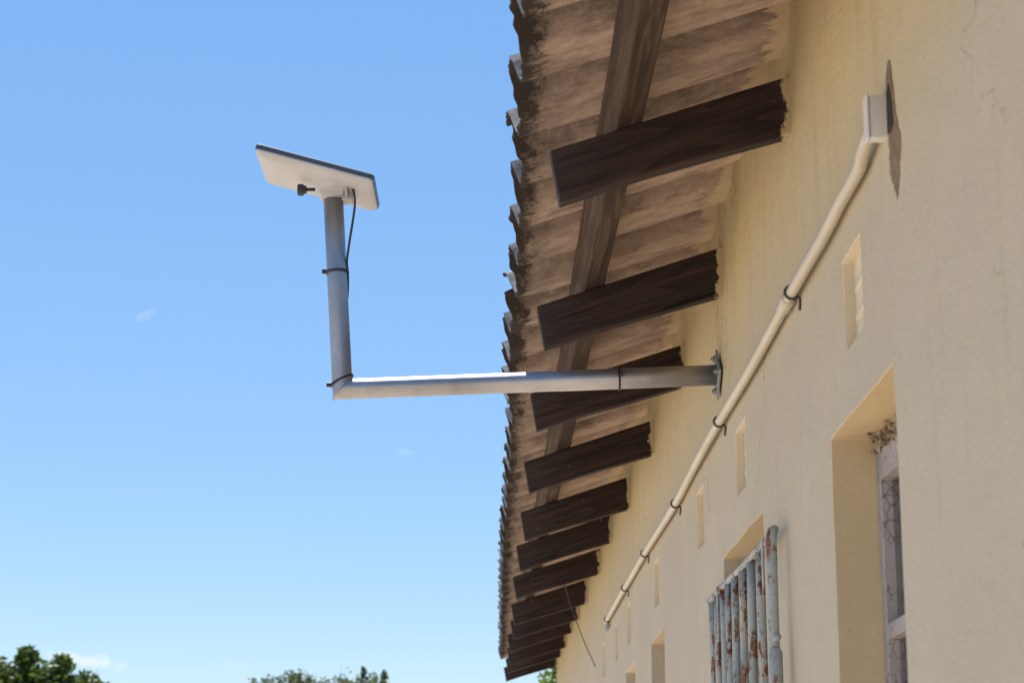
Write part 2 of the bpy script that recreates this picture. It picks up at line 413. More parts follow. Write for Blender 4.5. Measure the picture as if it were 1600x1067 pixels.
M_RUST = make_plain('dark_rusty_steel', (.055, .035, .026), .85, 0, .5, 18, .4)
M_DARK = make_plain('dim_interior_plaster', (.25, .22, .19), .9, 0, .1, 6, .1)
M_LEAFA = make_leaf('dark_broad_leaves', (.022, .052, .010), (.085, .135, .026), .34)
M_LEAFB = make_leaf('grey_green_fine_leaves', (.045, .062, .030), (.105, .115, .050), .3)
M_LEAFC = make_leaf('bright_green_leaves', (.06, .13, .018), (.14, .23, .035), .4)

# ------------------------------------------------------------------ ground
G = 900.
bm = bmesh.new(); bmesh.ops.create_grid(bm, x_segments=60, y_segments=60, size=G)
for v in bm.verts:
    r = v.co.length
    v.co.z = 0 if r < 40 else 1.2 * nz(v.co.x * .012, v.co.y * .012) * min(1, (r - 40) / 120) - .6 * min(1, (r - 40) / 120)
tag(from_bm('ground', bm, MG, None, True), 'pale sandy earth ground around the house', None, None, 'structure')

# ------------------------------------------------------------------ the house
WX = .60                                            # outer face of the wall
Y0, Y1 = -3.2, 14.55                                # length of the wall
house = empty('house', (WX, 5.6, 0), 'long cream plastered house with dark rafter tails under a corrugated roof', 'house')
TIPZ = [(3.59, 1.290), (4.67, 1.281), (5.55, 1.265), (6.56, 1.262), (7.62, 1.271), (8.61, 1.290), (9.47, 1.270), (14.48, 1.296)]
def tip_z(y): return EYE + interp(TIPZ, y)
def tip_x(y): return .141 + .0080 * (y - 3.66)
SL = atan2(.335, 1.0)                               # roof slope
SB = 4.93; CW = 1.162; PIT = CW / 4; RH = .062       # sheet boundary, cover width, corrugation pitch and height
def profile(y):
    p = ((y - SB) / PIT - .80) % 1.
    sm_ = lambda t: max(0., min(1., t)) ** 2 * (3 - 2 * max(0., min(1., t)))
    return RH * (sm_(p / .09) - sm_((p - .34) / .26))
def eave_x(y): return .086 + .0102 * (y - 3.4)
def eave_z(y): return tip_z(y) - (tip_x(y) - eave_x(y)) * .335 + .084
def sheet_pt(s, y, h):
    return Vector((eave_x(y) + s * cos(SL) - h * sin(SL), y, eave_z(y) + s * sin(SL) + h * cos(SL)))
def under_z(x, y):                                  # underside of the sheets above a point of the wall
    s = (x - eave_x(y)) / cos(SL); h = profile(y)
    s += h * tan(SL)
    return sheet_pt(s, y, h).z

# openings: (y0, y1, z0, z1)
WIN = [(2.79, 3.322, -.55, .682), (4.12, 4.80, -.55, .690), (6.335, 6.82, -.55, .690), (7.485, 7.965, -.55, .692)]
VENT = [(2.985, 3.145), (4.355, 4.515), (5.19, 5.345), (6.505, 6.665), (7.70, 7.86), (8.415, 8.575), (9.215, 9.375)]
VZ = (.790, .940)
opens = [(a, b, c + EYE, d + EYE) for a, b, c, d in WIN] + [(a, b, VZ[0] + EYE, VZ[1] + EYE) for a, b in VENT]
def breaks(lo, hi, step, must):
    L = sorted(set([lo, hi] + [m for m in must if lo < m < hi])); out = []
    for a, b in zip(L, L[1:]):
        n = max(1, int(math.ceil((b - a) / step - 1e-6)))
        out += [a + (b - a) * i / n for i in range(n)]
    return out + [hi]
ys = breaks(Y0, Y1, .055, [o[0] for o in opens] + [o[1] for o in opens])
ZT = EYE + 1.45
zs = breaks(0, ZT, .11, [o[2] for o in opens] + [o[3] for o in opens])
TH = .24
def inside(y, z):
    for i, (a, b, c, d) in enumerate(opens):
        if a < y < b and c < z < d: return i
    return -1
V = []; F = []; idx = {}; REV = {}
def wv(i, j, lay):
    key = (i, j, lay)
    if key not in idx:
        y, z = ys[i], zs[j] if j < len(zs) else None
        x = WX + (.0 if lay == 0 else TH)
        if z is None: z = under_z(x, y) + .004
        if lay == 0:
            x += .0035 * nz(y * 1.7, z * 1.7, 3) + .0015 * nz(y * 7, z * 7, 9)
        y2 = y + .004 * nz(y * 9, z * 8, 21); z2 = z + (.004 * nz(y * 8, z * 9, 41) if 0 < j < len(zs) else 0)
        idx[key] = len(V); V.append((x, y2, z2))
    return idx[key]
NZ = len(zs)
for i in range(len(ys) - 1):
    for j in range(NZ):
        ym = (ys[i] + ys[i + 1]) / 2; zm = (zs[j] + zs[j + 1]) / 2 if j < NZ - 1 else ZT + .01
        if inside(ym, zm) >= 0: continue
        F.append((wv(i, j, 0), wv(i, j + 1, 0), wv(i + 1, j + 1, 0), wv(i + 1, j, 0))[::-1])
        F.append((wv(i, j, 1), wv(i, j + 1, 1), wv(i + 1, j + 1, 1), wv(i + 1, j, 1)))
        for di, dj, e in ((-1, 0, ((i, j), (i, j + 1))), (1, 0, ((i + 1, j + 1), (i + 1, j))), (0, -1, ((i + 1, j), (i, j))), (0, 1, ((i, j + 1), (i + 1, j + 1)))):
            ii, jj = i + di, j + dj
            edge = ii < 0 or ii >= len(ys) - 1 or jj < 0 or jj >= NZ
            if not edge:
                ym2 = (ys[ii] + ys[ii + 1]) / 2; zm2 = (zs[jj] + zs[jj + 1]) / 2 if jj < NZ - 1 else ZT + .01
                edge = inside(ym2, zm2) >= 0
            if edge:
                (a, b), (c, d) = e
                F.append((wv(a, b, 0), wv(a, b, 1), wv(c, d, 1), wv(c, d, 0))[::-1])
                REV[len(F) - 1] = 2 if VZ[0] - .06 < zm - EYE < VZ[1] + .06 else 1 if ((zm < EYE + .72 and ym < 3.5) or dj == -1) else 0
wall = mesh('wall', V, F, [MW, MWN, MWV], house, False, [REV.get(i, 0) for i in range(len(F))])
bevel_mod(wall, .014, 3, 60)
wall.data.shade_smooth()
wall.data.set_sharp_from_angle(angle=radians(50)) if hasattr(wall.data, 'set_sharp_from_angle') else None

# gable walls, back wall and a ceiling so that the rooms are dark
RX = 3.35                                            # ridge line
rz = under_z(RX, 5) - .02
BX = 6.1
def gable(y0, y1):
    z0 = under_z(WX + TH, (y0 + y1) / 2) - .06
    P = [(WX + TH + .002, 0), (BX, 0), (BX, z0 - .02), (RX, rz - .05), (WX + TH + .002, z0)]
    V = [(x, y, z) for y in (y0, y1) for x, z in P]; n = len(P)
    F = [tuple(range(n)), tuple(range(n, 2 * n))[::-1]] + [(i, i + n, (i + 1) % n + n, (i + 1) % n) for i in range(n)]
    return mesh('gable_wall', V, F, MW, house)
gable(Y0, Y0 + .22); gable(Y1 - .22, Y1 - .002)
from_bm('back_wall', box_bm(BX - .22, BX - .001, Y0 + .225, Y1 - .225, 0, EYE + 1.42), MW, house)
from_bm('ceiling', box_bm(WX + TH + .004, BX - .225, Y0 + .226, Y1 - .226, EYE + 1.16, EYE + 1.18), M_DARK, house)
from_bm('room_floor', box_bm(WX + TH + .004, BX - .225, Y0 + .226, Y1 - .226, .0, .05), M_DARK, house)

# rafters
random.seed(5)
RAFT = [-2.6, -1.55, -.5, .52, 1.55, 2.56, 3.59, 4.67, 5.55, 6.56, 7.62, 8.61, 9.47, 10.58, 11.40, 12.16, 13.01, 13.76, 14.48]
for i, y in enumerate(RAFT):
    t = .040; x0 = tip_x(y) + (random.uniform(-.006, .006) if i > 7 else 0); z0 = tip_z(y)
    if i == len(RAFT) - 1: x0 -= .004
    N = 14; V = []; sag = random.uniform(-.004, .004); tw = random.uniform(-.004, .004) if i > 6 else .001; dd = random.uniform(-.006, .006) if i > 7 else 0; skew = random.uniform(-.006, .006) if i > 7 else 0
    for k in range(N + 1):
        f = k / N; x = x0 + (1.35) * f ** 1.3
        top = z0 + .335 * (x - x0); dep = .104 + dd + sag * sin(4 * (x - x0)) + .016 * min(1, (x - x0) / .46)
        bx = .018 * max(0, 1 - (x - x0) / .12)         # raked cut of the tail
        w = .0016 * nz(x * 9, y, 1) + tw * (.6 - x)
        yy = y + skew * (x - .6)
        V += [(x, yy + w, top), (x, yy + t + w, top), (x + bx, yy + t - w, top - dep + .002 * nz(x * 7, y, 5)), (x + bx, yy - w, top - dep + .002 * nz(x * 7, y, 5))]
    F = []
    for k in range(N):
        for q in range(4):
            q2 = (q + 1) % 4; F.append((k * 4 + q, k * 4 + q2, (k + 1) * 4 + q2, (k + 1) * 4 + q))
    F.append((3, 2, 1, 0)); F.append(tuple(N * 4 + q for q in range(4)))
    o = mesh('rafter', V, F, MR, house); bevel_mod(o, .003, 2, 50)

# purlins across the rafters
def purlin(x_off, ya, yb, wd=.053, ht=.081):
    ny = int((yb - ya) / .1) + 1; V = []; F = []
    for k in range(ny + 1):
        y = ya + (yb - ya) * k / ny
        z = tip_z(y) + .335 * (x_off - tip_x(y)) + .001; x = x_off + .006 * nz(y * .7, x_off * 3)
        dx, dz = cos(SL), sin(SL); nx, nzv = -sin(SL), cos(SL)
        for a, b in ((0, 0), (wd, 0), (wd, ht), (0, ht)):
            j = .0018 * nz(y * 5, a * 40, b * 40 + 3)
            V.append((x + a * dx + b * nx + j, y, z + a * dz + b * nzv + j))
    for k in range(ny):
        for q in range(4):
            q2 = (q + 1) % 4; F.append((k * 4 + q, k * 4 + q2, (k + 1) * 4 + q2, (k + 1) * 4 + q)[::-1])
    F.append((0, 1, 2, 3)); F.append(tuple(ny * 4 + q for q in range(4))[::-1])
    o = mesh('purlin', V, F, MP, house); bevel_mod(o, .0035, 2, 50); return o
purlin(.266, -3.1, 6.05); purlin(.272, 6.06, 14.6)
purlin(1.4, -3.1, 14.6); purlin(2.5, -3.1, 14.6)

# corrugated sheets, one by one
random.seed(11)
LIFT = {4: .036, 5: .05, 8: .012, 12: .02}
def sheet(k, back=False):
    ya = SB + CW * (k - 5); yb = ya + CW + .05            # small side lap under the next one
    yb = min(yb, 14.78)
    L = (RX - .09) / cos(SL)
    smp = [0, .012, .03, .06, .1, .16, .3, .6, 1.0, 1.6, 2.3, L] if not back else [0, .1, 1, 2.2, L]
    ny = int(round((yb - ya) / PIT * 26)); V = []; top = []
    dz = random.uniform(-.003, .003); out = random.uniform(-.008, .008)
    th = .0075
    for s in smp:
        for j in range(ny + 1):
            y = ya + (yb - ya) * j / ny
            h = profile(y) + dz * 0
            fe = max(0, 1 - s / .13)
            lap = max(0, (y - (yb - .18)) / .18)
            h += LIFT.get(k, .004) * lap ** 1.5 * (.06 + .94 * fe)          # edge riding up over the neighbour
            st = max(0, ((ya + .14) - y) / .14)
            h -= LIFT.get(k - 1, 0.) * .5 * st * fe
            h += .0084 * min(1, max(0, (y - (yb - .10)) / .045))
            rag = 0
            if s < .05: rag = (.008 * nz(y * 22, k) + .006 * nz(y * 60, k * 2) + .004 * nz(y * 150, k) + out) * (1 - s / .05)
            p = sheet_pt(s + rag, y, h)
            q = sheet_pt(s + rag, y, h + th)
            if back: p.x = 2 * RX - p.x; q.x = 2 * RX - q.x
            V.append(p); top.append(q)
    n = ny + 1; nv = len(V); F = []; fm = []
    for a in range(len(smp) - 1):
        for j in range(ny):
            f = (a * n + j, a * n + j + 1, (a + 1) * n + j + 1, (a + 1) * n + j)
            F.append(f); fm.append(0); F.append(tuple(x + nv for x in f)[::-1]); fm.append(1)
    for j in range(ny):
        F.append((j, j + nv, j + 1 + nv, j + 1)); fm.append(2)
        e = (len(smp) - 1) * n; F.append((e + j, e + j + 1, e + j + 1 + nv, e + j + nv)); fm.append(2)
    for a in range(len(smp) - 1):
        F.append((a * n, (a + 1) * n, (a + 1) * n + nv, a * n + nv)); fm.append(0)
        e = n - 1; F.append((a * n + e, a * n + e + nv, (a + 1) * n + e + nv, (a + 1) * n + e)); fm.append(2)
    if back: F = [f[::-1] for f in F]
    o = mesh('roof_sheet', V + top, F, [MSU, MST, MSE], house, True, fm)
    o.data.set_sharp_from_angle(angle=radians(35)) if hasattr(o.data, 'set_sharp_from_angle') else None
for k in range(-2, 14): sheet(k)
for k in range(-2, 14): sheet(k, True)
# ridge capping
rp = under_z(RX, 5) + .035
V = []; F = []
for y in (-3.2, 14.76):
    for dx, z in ((-.22, rp - .03), (-.05, rp + .05), (.05, rp + .05), (.22, rp - .03)): V.append((RX + dx, y, z))
for q in range(3): F.append((q, q + 1, q + 5, q + 4))
o = mesh('ridge_cap', V, F, MST, house); sm = o.modifiers.new('solid', 'SOLIDIFY'); sm.thickness = .01

# windows: frame with pane and glazing bars
def window(y0, y1, z0, z1, fx=.677):
    z0 += EYE; z1 += EYE; e = .002
    zt = z1 - .028; fd = .075; fw = .03
    b = box_bm(fx, fx + fd, y1 - fw, y1 + .02, z0 - .02, zt + .0, .002)               # far stile
    join_bm(b, box_bm(fx, fx + fd, y0 - .02, y0 + fw, z0 - .02, zt, .002))
    join_bm(b, box_bm(fx - .001, fx + fd + .001, y0 + fw + .0005, y1 - fw - .0005, zt - .05, zt + .001, .002))
    join_bm(b, box_bm(fx - .001, fx + fd + .001, y0 + fw + .0005, y1 - fw - .0005, z0 - .02, z0 + .04, .002))
    w = from_bm('window', b, MCR, house)
    gx = fx + .019
    from_bm('pane', box_bm(gx, gx + .004, y0 + fw - .004, y1 - fw + .004, z0 + .03, zt - .045), MGL, w).matrix_parent_inverse = Matrix()
    for zb in (z0 + .43, z0 + .905):
        q = from_bm('glazing_bar', box_bm(fx + .001, fx + .05, y0 + fw + .001, y1 - fw - .001, zb - .013, zb + .013, .002), MCR, w)
        q.matrix_parent_inverse = Matrix()
    return w
for a in WIN: window(*a)
# broken mortar above the nearest window
bm = bmesh.new(); random.seed(3)
for k in range(70):
    y = random.uniform(2.80, 3.30); x = WX + .062 + random.uniform(0, .03); z = EYE + .682 - random.uniform(.0, .034)
    r = random.uniform(.004, .0115)
    q = bmesh.ops.create_icosphere(bm, subdivisions=1, radius=r, matrix=Matrix.Translation((x, y, z)) @ Matrix.Rotation(random.random() * 6, 4, 'X'))
    for v in q['verts']: v.co += Vector((random.uniform(-1, 1), random.uniform(-1, 1), random.uniform(-1, 1))) * r * .35
tag(from_bm('broken_mortar', bm, MRUB, house), 'crumbling mortar above the window frame', None, None, 'stuff')

# air vents: sloping blades in the openings
for a, b in VENT:
    v = from_bm('air_vent', box_bm(WX + .020, WX + .06, a - .01, b + .01, VZ[0] + EYE - .01, VZ[1] + EYE + .01), MWV, house)
    for k in range(3):
        z = VZ[0] + EYE + .018 + k * .047
        n = 8; Vv = []; Fv = []
        for i in range(n + 1):
            y = a - .008 + (b - a + .016) * i / n; sg = .006 * sin(pi * i / n)
            for x, zz in ((WX + .004 + .014 * (i / n) ** .6, z - .015), (WX + .008 + .013 * (i / n) ** .6, z + .004), (WX + .030, z + .022), (WX + .030, z - .02), (WX + .012 + .010 * i / n, z - .018)): Vv.append((x, y, zz))
        for i in range(n):
            for q in range(5): Fv.append((i * 5 + q, i * 5 + (q + 1) % 5, (i + 1) * 5 + (q + 1) % 5, (i + 1) * 5 + q))
        Fv.append((4, 3, 2, 1, 0)); Fv.append(tuple(n * 5 + q for q in range(5)))
        o = mesh('blade', Vv, Fv, MWV, v); o.matrix_parent_inverse = Matrix(); bevel_mod(o, .003, 2, 30)

# grille of rusty round bars over the second window
sh_x = .578
def child(o): o.matrix_parent_inverse = Matrix(); return o
st = tube('window_grille', smooth_path([(sh_x - .004 + .002 * nz(y * 5), y, EYE + .598 + .003 * nz(y * 7, 4)) for y in [3.83 + .083 * i for i in range(14)]], 2), [.0072 + .0016 * nz(i * .6) for i in range(27)], MSH, house, 8)
st['label'] = 'rusty pale blue grille of upright steel bars'
random.seed(8)
ye = [3.96, 4.105, 4.24, 4.37, 4.475, 4.59, 4.68, 4.805, 4.91]
for k, (a, b) in enumerate(zip(ye, ye[1:])):
    yc = (a + b) / 2; r0 = .0094 if k < 5 else .0088; tp = EYE + .597
    pth_ = [(sh_x + .003 * nz(z * 2, k * 5.1), yc + .004 * nz(z * 2.3, k * 3.3, 7), z) for z in [EYE - .55 + (tp - EYE + .55) * i / 12 for i in range(13)]]
    child(tube('bar', pth_, [r0 + .0008 * nz(i * 1.1, k * 2.) for i in range(13)], MSH, st, 12))
child(tube('bottom_rail', [(sh_x, 3.83, EYE - .55), (sh_x, 4.91, EYE - .55)], .0075, MSH, st, 8))
child(tube('stile', [(.567, 3.80, EYE - .55), (.566, 3.802, EYE), (.567, 3.80, EYE + .30), (.568, 3.80, EYE + .585), (.571, 3.801, EYE + .60), (.578, 3.82, EYE + .606)], [.0102, .0102, .0102, .0102, .0098, .008], MSH, st, 14))
child(from_bm('strap', box_bm(.5605, .5640, 3.88, 3.892, EYE + .485, EYE + .598, .001), MSH, st))
child(from_bm('strap', box_bm(.5635, .567, 4.645, 4.66, EYE + .475, EYE + .603, .001), MSH, st))
child(tube('hinge', [(.568, 3.792, EYE + .20), (.568, 3.792, EYE + .37), (.570, 3.794, EYE + .377)], [.0130, .0130, .008], MSH, st, 12))
child(tube('hinge', [(.564, 3.80, EYE + .389), (.571, 3.787, EYE + .396), (.574, 3.79, EYE + .400)], [.005, .0075, .006], MSH, st, 10))

# bare cement patch and a dark patch painting the slot's shade behind the junction box
def patch(name, pts, x, mat, th=.004):
    wx = lambda y, z: WX + .0035 * nz(y * 1.7, z * 1.7, 3) + .0015 * nz(y * 7, z * 7, 9)
    n = len(pts); V = [(wx(y, z + EYE) - x, y, z + EYE) for y, z in pts] + [(WX + .01, y, z + EYE) for y, z in pts]
    F = [tuple(range(n)), tuple(range(n, 2 * n))[::-1]] + [(i, (i + 1) % n, (i + 1) % n + n, i + n) for i in range(n)]
    return mesh(name, V, F, mat, house)
pp = [(2.735, 1.098), (2.725, 1.113), (2.71, 1.115), (2.700, 1.10), (2.694, 1.07), (2.688, 1.04), (2.684, 1.02), (2.675, 1.008), (2.664, .99), (2.662, .965), (2.672, .945), (2.678, .93), (2.693, .908), (2.700, .899), (2.706, .915), (2.712, .925), (2.728, .94), (2.735, .95), (2.731, .965), (2.738, .975), (2.731, .985), (2.735, 1.0), (2.730, 1.03), (2.733, 1.06)]
random.seed(14)
for rep in range(2):
    qq = []
    for (a, b), (c, d) in zip(pp, pp[1:] + pp[:1]):
        qq += [(a, b), ((a + c) / 2 + random.uniform(-.004, .004) / (rep + 1), (b + d) / 2 + random.uniform(-.003, .003) / (rep + 1))]
    pp = qq
patch('cement_patch', pp, .0016, MCEM)
patch('chase_hole_shade', [(2.732, 1.075), (2.715, 1.08), (2.703, 1.06), (2.698, 1.03), (2.695, 1.012), (2.712, 1.006), (2.735, 1.01)],   .0026, make_plain('dark_hole_shade', (.03, .024, .02), .95, 0, .3, 60, .5))  # flat patch, its dark colour stands in for the shade inside a hole

# ------------------------------------------------------------------ conduit along the wall
con = empty('wall_conduit', (WX, 5.6, EYE + 1.0), 'cream painted conduit pipe running along the wall from a small grey box', 'conduit pipe')
CZ = EYE + .998; CX = WX - .0165; CR = .0107
cl = [3.55, 4.68, 5.75, 6.82, 7.74, 8.80]
pts = [(WX - .0175, 2.762, EYE + 1.031), (WX - .0195, 2.80, EYE + 1.0265), (WX - .0197, 2.835, EYE + 1.019), (WX - .017, 2.88, EYE + 1.0115), (WX - .0165, 2.95, EYE + 1.010), (WX - .0165, 3.05, EYE + 1.010)]
for y in (3.2, 3.37, 3.55, 3.8, 4.1, 4.4, 4.645, 4.9, 5.2, 5.45, 5.69, 5.95, 6.2, 6.5, 6.75, 7.0, 7.3, 7.66, 8.0, 8.4, 8.72, 8.9):
    pts.append((CX + .0025 * nz(y * 1.3), y, CZ + .006 * nz(y * .9, 5) + .008 * max(0, 1 - (y - 3) / 1.0) - .012 * max(0, 1 - abs(y - 5.8) / 1.0)))
pth = smooth_path(pts, 4)
tube('pipe', pth, CR, MC, con, 16)
def on_pipe(y):
    for a, b in zip(pth, pth[1:]):
        if a.y <= y <= b.y: return a.lerp(b, (y - a.y) / (b.y - a.y))
    return pth[-1]
q0, q1 = on_pipe(3.585), on_pipe(3.665)
tube('coupling', [q0, q0.lerp(q1, .05), q0.lerp(q1, .95), q1], [CR + .001, CR + .0032, CR + .0032, CR + .001], MC, con, 16)
for y in cl:
    p = on_pipe(y); R = CR + .0022
    arc = [(p.x + R * cos(a), y, p.z + R * sin(a)) for a in [radians(75 + 15 * i) for i in range(18)]]
    arc = [(WX + .01, y, p.z + R)] + arc[1:] + [(p.x + R + .002, y, p.z - .012), (WX - .004, y, p.z - .034)]
    tube('clip', arc, .0026, M_WIRE, con, 6)
b = box_bm(WX - .0265, WX + .01, 2.745, 2.770, EYE + 1.009, EYE + 1.075, .003, 2)
jb = from_bm('junction_box', b, M_BOX, con); jb.data.shade_smooth()
jb.data.set_sharp_from_angle(angle=radians(35)) if hasattr(jb.data, 'set_sharp_from_angle') else None
child(from_bm('lid', box_bm(WX - .0305, WX - .0267, 2.7435, 2.7715, EYE + 1.0075, EYE + 1.0765, .0015, 2), M_BOX, jb))
from_bm('end_plate', box_bm(WX - .012, WX + .004, 8.9, 8.99, EYE + .965, EYE + 1.03, .002), M_GALV, con)

# ------------------------------------------------------------------ bracket of silver tube
AY = 4.77; TR = .0247
brk = empty('antenna_bracket', (WX, AY, EYE + 1.137), 'L-shaped silver tube bracket bolted to the wall, holding up a flat panel', 'bracket')
Cn = Vector((-.321, AY, EYE + 1.096)); Wp = Vector((.592, AY, EYE + 1.1355)); Tp = Vector((-.3555, AY, EYE + 1.605))
d1 = (Wp - Cn).normalized(); d2 = (Tp - Cn).normalized(); mn = (d1 - d2).normalized()
def mitred(name, d, far, steps):
    a = Vector((0, 1, 0)); b2 = d.cross(a).normalized(); n = 40; V = []; F = []
    L = (far - Cn).length; rows = [None] + steps
    for r_ in rows:
        for k in range(n):
            q = 2 * pi * k / n
            if r_ is None:
                off = a * cos(q) * TR + b2 * sin(q) * TR; V.append(Cn + off + d * (-off.dot(mn) / d.dot(mn)))
            else:
                f, rr = r_; V.append(Cn + d * (L * f) + (a * cos(q) + b2 * sin(q)) * rr)
    for i in range(len(rows) - 1):
        for k in range(n):
            k2 = (k + 1) % n; F.append((i * n + k, i * n + k2, (i + 1) * n + k2, (i + 1) * n + k))
    F.append(tuple((len(rows) - 1) * n + k for k in range(n)))
    o = mesh(name, V, F, MS, brk)
    for p in o.data.polygons: p.use_smooth = len(p.vertices) == 4
    bm = bmesh.new(); bm.from_mesh(o.data); bmesh.ops.recalc_face_normals(bm, faces=bm.faces[:]); bm.to_mesh(o.data); bm.free()
    return o
sj = .578
mitred('arm', d1, Wp, [(.08, TR), (.3, TR), (sj - .001, TR), (sj, TR + .0007), (.8, TR + .0007), (1, TR + .0007)])
mitred('upright', d2, Tp, [(.12, TR), (.5, TR), (1, TR)])
# weld bead along the mitre
wb = []
bis = (d1 + d2).normalized()
for k in range(41):
    q = 2 * pi * k / 40; a = Vector((0, 1, 0)); b2 = d1.cross(a).normalized(); off = a * cos(q) * TR + b2 * sin(q) * TR
    wb.append(Cn + off + d1 * (-off.dot(mn) / d1.dot(mn)))
tube('weld', wb, [.0016 + .0006 * nz(i * 1.3) for i in range(41)], MS, brk, 6)
# diamond wall plate, a little bent, with bolts
hz = .062; Vp = []; dia = [(0, 1.04), (.5, .42), (1, -.03), (.5, -.52), (0, -1), (-.5, -.5), (-1, .03), (-.5, .5)]
for x0 in (0, .006):
    for yy, zz in dia:
        bend = .006 * (abs(yy) + abs(zz)) ** 2 * .5
        Vp.append((WX - .0125 + x0 + bend * .8, AY - yy * hz, Wp.z + zz * hz))
n = 8; Fp = [tuple(range(n)), tuple(range(n, 2 * n))[::-1]] + [(i, i + n, (i + 1) % n + n, (i + 1) % n) for i in range(n)]
plate = mesh('wall_plate', Vp, Fp, M_GALV, brk); bevel_mod(plate, .001, 1)
for yy, zz in ((0, .66), (0, -.66), (.62, 0), (-.62, 0)):
    q = bmesh.new(); bmesh.ops.create_cone(q, cap_ends=True, segments=6, radius1=.008, radius2=.008, depth=.006, matrix=Matrix.Translation((WX - .0135, AY - yy * hz, Wp.z + zz * hz)) @ Matrix.Rotation(pi / 2, 4, 'Y'))
    join_bm(q, (lambda z: (bmesh.ops.create_cone(z, cap_ends=True, segments=10, radius1=.004, radius2=.0035, depth=.010, matrix=Matrix.Translation((WX - .0165, AY - yy * hz, Wp.z + zz * hz)) @ Matrix.Rotation(pi / 2, 4, 'Y')), z)[1])(bmesh.new()))
    child(from_bm('bolt', q, M_GALV, plate))
# cable ties
def tie(center, axis, tilt_axis_vec, tail):
    ax = axis.normalized(); a = Vector((0, 1, 0)); a = (a - ax * a.dot(ax)).normalized(); b2 = ax.cross(a); R = TR + .0022
    V = []; F = []; n = 36
    for k in range(n):
        q = 2 * pi * k / n; rad = (a * cos(q) + b2 * sin(q)); sh = tilt_axis_vec * (rad.dot(b2)) + Vector((0, 0, 0))
        for dr, dh in ((0, -.0024), (.0016, -.0024), (.0016, .0024), (0, .0024)): V.append(center + rad * (R + dr) + ax * dh + ax * (rad.dot(b2) * tilt_axis_vec.length * (1 if tilt_axis_vec.x >= 0 else -1)))
    for k in range(n):
        for q in range(4): F.append((k * 4 + q, k * 4 + (q + 1) % 4, ((k + 1) % n) * 4 + (q + 1) % 4, ((k + 1) % n) * 4 + q))
    o = mesh('cable_tie', V, F, M_BLACK, brk)
    h = from_bm('tie_head', box_bm(tail.x - .006, tail.x + .006, tail.y - .004, tail.y + .004, tail.z - .005, tail.z + .005, .001), M_BLACK, o); child(h)
    return o
def on_up(z): return Cn.lerp(Tp, (z - Cn.z) / (Tp.z - Cn.z))
p = on_up(EYE + 1.392); tie(p, d2, Vector((0, 0, 0)), p + Vector((-TR - .006, 0, .001)))
p = on_up(EYE + 1.118); tie(p, d2, Vector((-.011, 0, 0)), p + Vector((-TR - .007, 0, -.011)))
p = Cn.lerp(Wp, .737); tie(p, d1, Vector((0, 0, 0)), p + Vector((.002, -TR - .003, .006)))

# ------------------------------------------------------------------ flat panel antenna
dish = empty('panel_antenna', (-.391, AY, EYE + 1.64), 'flat white rectangular antenna panel with a dark rim on top of the silver upright', 'antenna')
P0 = Vector((-.5356, 4.640, EYE + 1.680)); P1 = Vector((-.2459, 4.640, EYE + 1.6013))
ux = (P1 - P0).normalized(); uy = Vector((0, 1, .03)); uy = (uy - ux * uy.dot(ux)).normalized(); un = ux.cross(uy)
LX = (P1 - P0).length; LY = .259
org = P0 + ux * LX / 2 + uy * LY / 2
DM = Matrix.Translation(org) @ Matrix((ux, uy, un)).transposed().to_4x4()
def rrect(hx, hy, r, n=6):
    out = []
    for cx, cy, a0 in ((hx - r, hy - r, 0), (-hx + r, hy - r, 90), (-hx + r, -hy + r, 180), (hx - r, -hy + r, 270)):
        for i in range(n + 1):
            a = radians(a0 + 90 * i / n); out.append((cx + r * cos(a), cy + r * sin(a)))
    return out
def lofted(name, layers, mat, parent):
    V = []; F = []
    for hx, hy, r, z in layers:
        ring = rrect(hx, hy, r); n = len(ring); V += [DM @ Vector((x, y, z)) for x, y in ring]
    for i in range(len(layers) - 1):
        for k in range(n): F.append((i * n + k, i * n + (k + 1) % n, (i + 1) * n + (k + 1) % n, (i + 1) * n + k))
    F.append(tuple(range(n))[::-1]); F.append(tuple((len(layers) - 1) * n + k for k in range(n)))
    o = mesh(name, V, F, mat, parent, True)
    o.data.set_sharp_from_angle(angle=radians(35)) if hasattr(o.data, 'set_sharp_from_angle') else None
    return o
hx, hy = LX / 2, LY / 2
lofted('back_shell', [(hx - .05, hy - .05, .01, -.0265), (hx - .012, hy - .010, .012, -.0235), (hx - .002, hy - .002, .011, -.0165), (hx - .0015, hy - .0015, .011, -.0122)], M_WHITE, dish)
lofted('rim', [(hx, hy, .011, -.012), (hx, hy, .011, -.0012)], M_RIM, dish)
lofted('face_panel', [(hx - .0006, hy - .0006, .011, -.0010), (hx - .002, hy - .002, .010, .0012)], M_WHITE, dish)
# pipe adapter under the panel
top = Tp; adz = EYE + 1.583
def zpl(x): return (org + ux * ((x - org.x) / ux.x)).z - .026
V = []; F = []
lay = [(-.3855, -.3265, 4.738, 4.802, adz, adz), (-.388, -.325, 4.736, 4.804, adz + .010, adz + .010), (-.404, -.318, 4.70, 4.82, zpl(-.404) + .004, zpl(-.318) + .004)]
for xa, xb, ya, yb, za, zb in lay: V += [(xa, ya, za), (xb, ya, zb), (xb, yb, zb), (xa, yb, za)]
for i in range(2):
    for k in range(4): F.append((i * 4 + k, i * 4 + (k + 1) % 4, i * 4 + 4 + (k + 1) % 4, i * 4 + 4 + k))
F.append((3, 2, 1, 0)); F.append((8, 9, 10, 11))
ad = mesh('pipe_adapter', V, F, M_WHITE, dish); bevel_mod(ad, .004, 3, 30)
rg = bmesh.new()
V, F = tube_data([Tp + d2 * -.026, Tp + d2 * -.0255, Tp + d2 * -.012], [TR + .0048, TR + .0052, TR + .0052], 36)
child(mesh('collar', V, F, M_WHITE, ad, True)).data.set_sharp_from_angle(angle=radians(40))
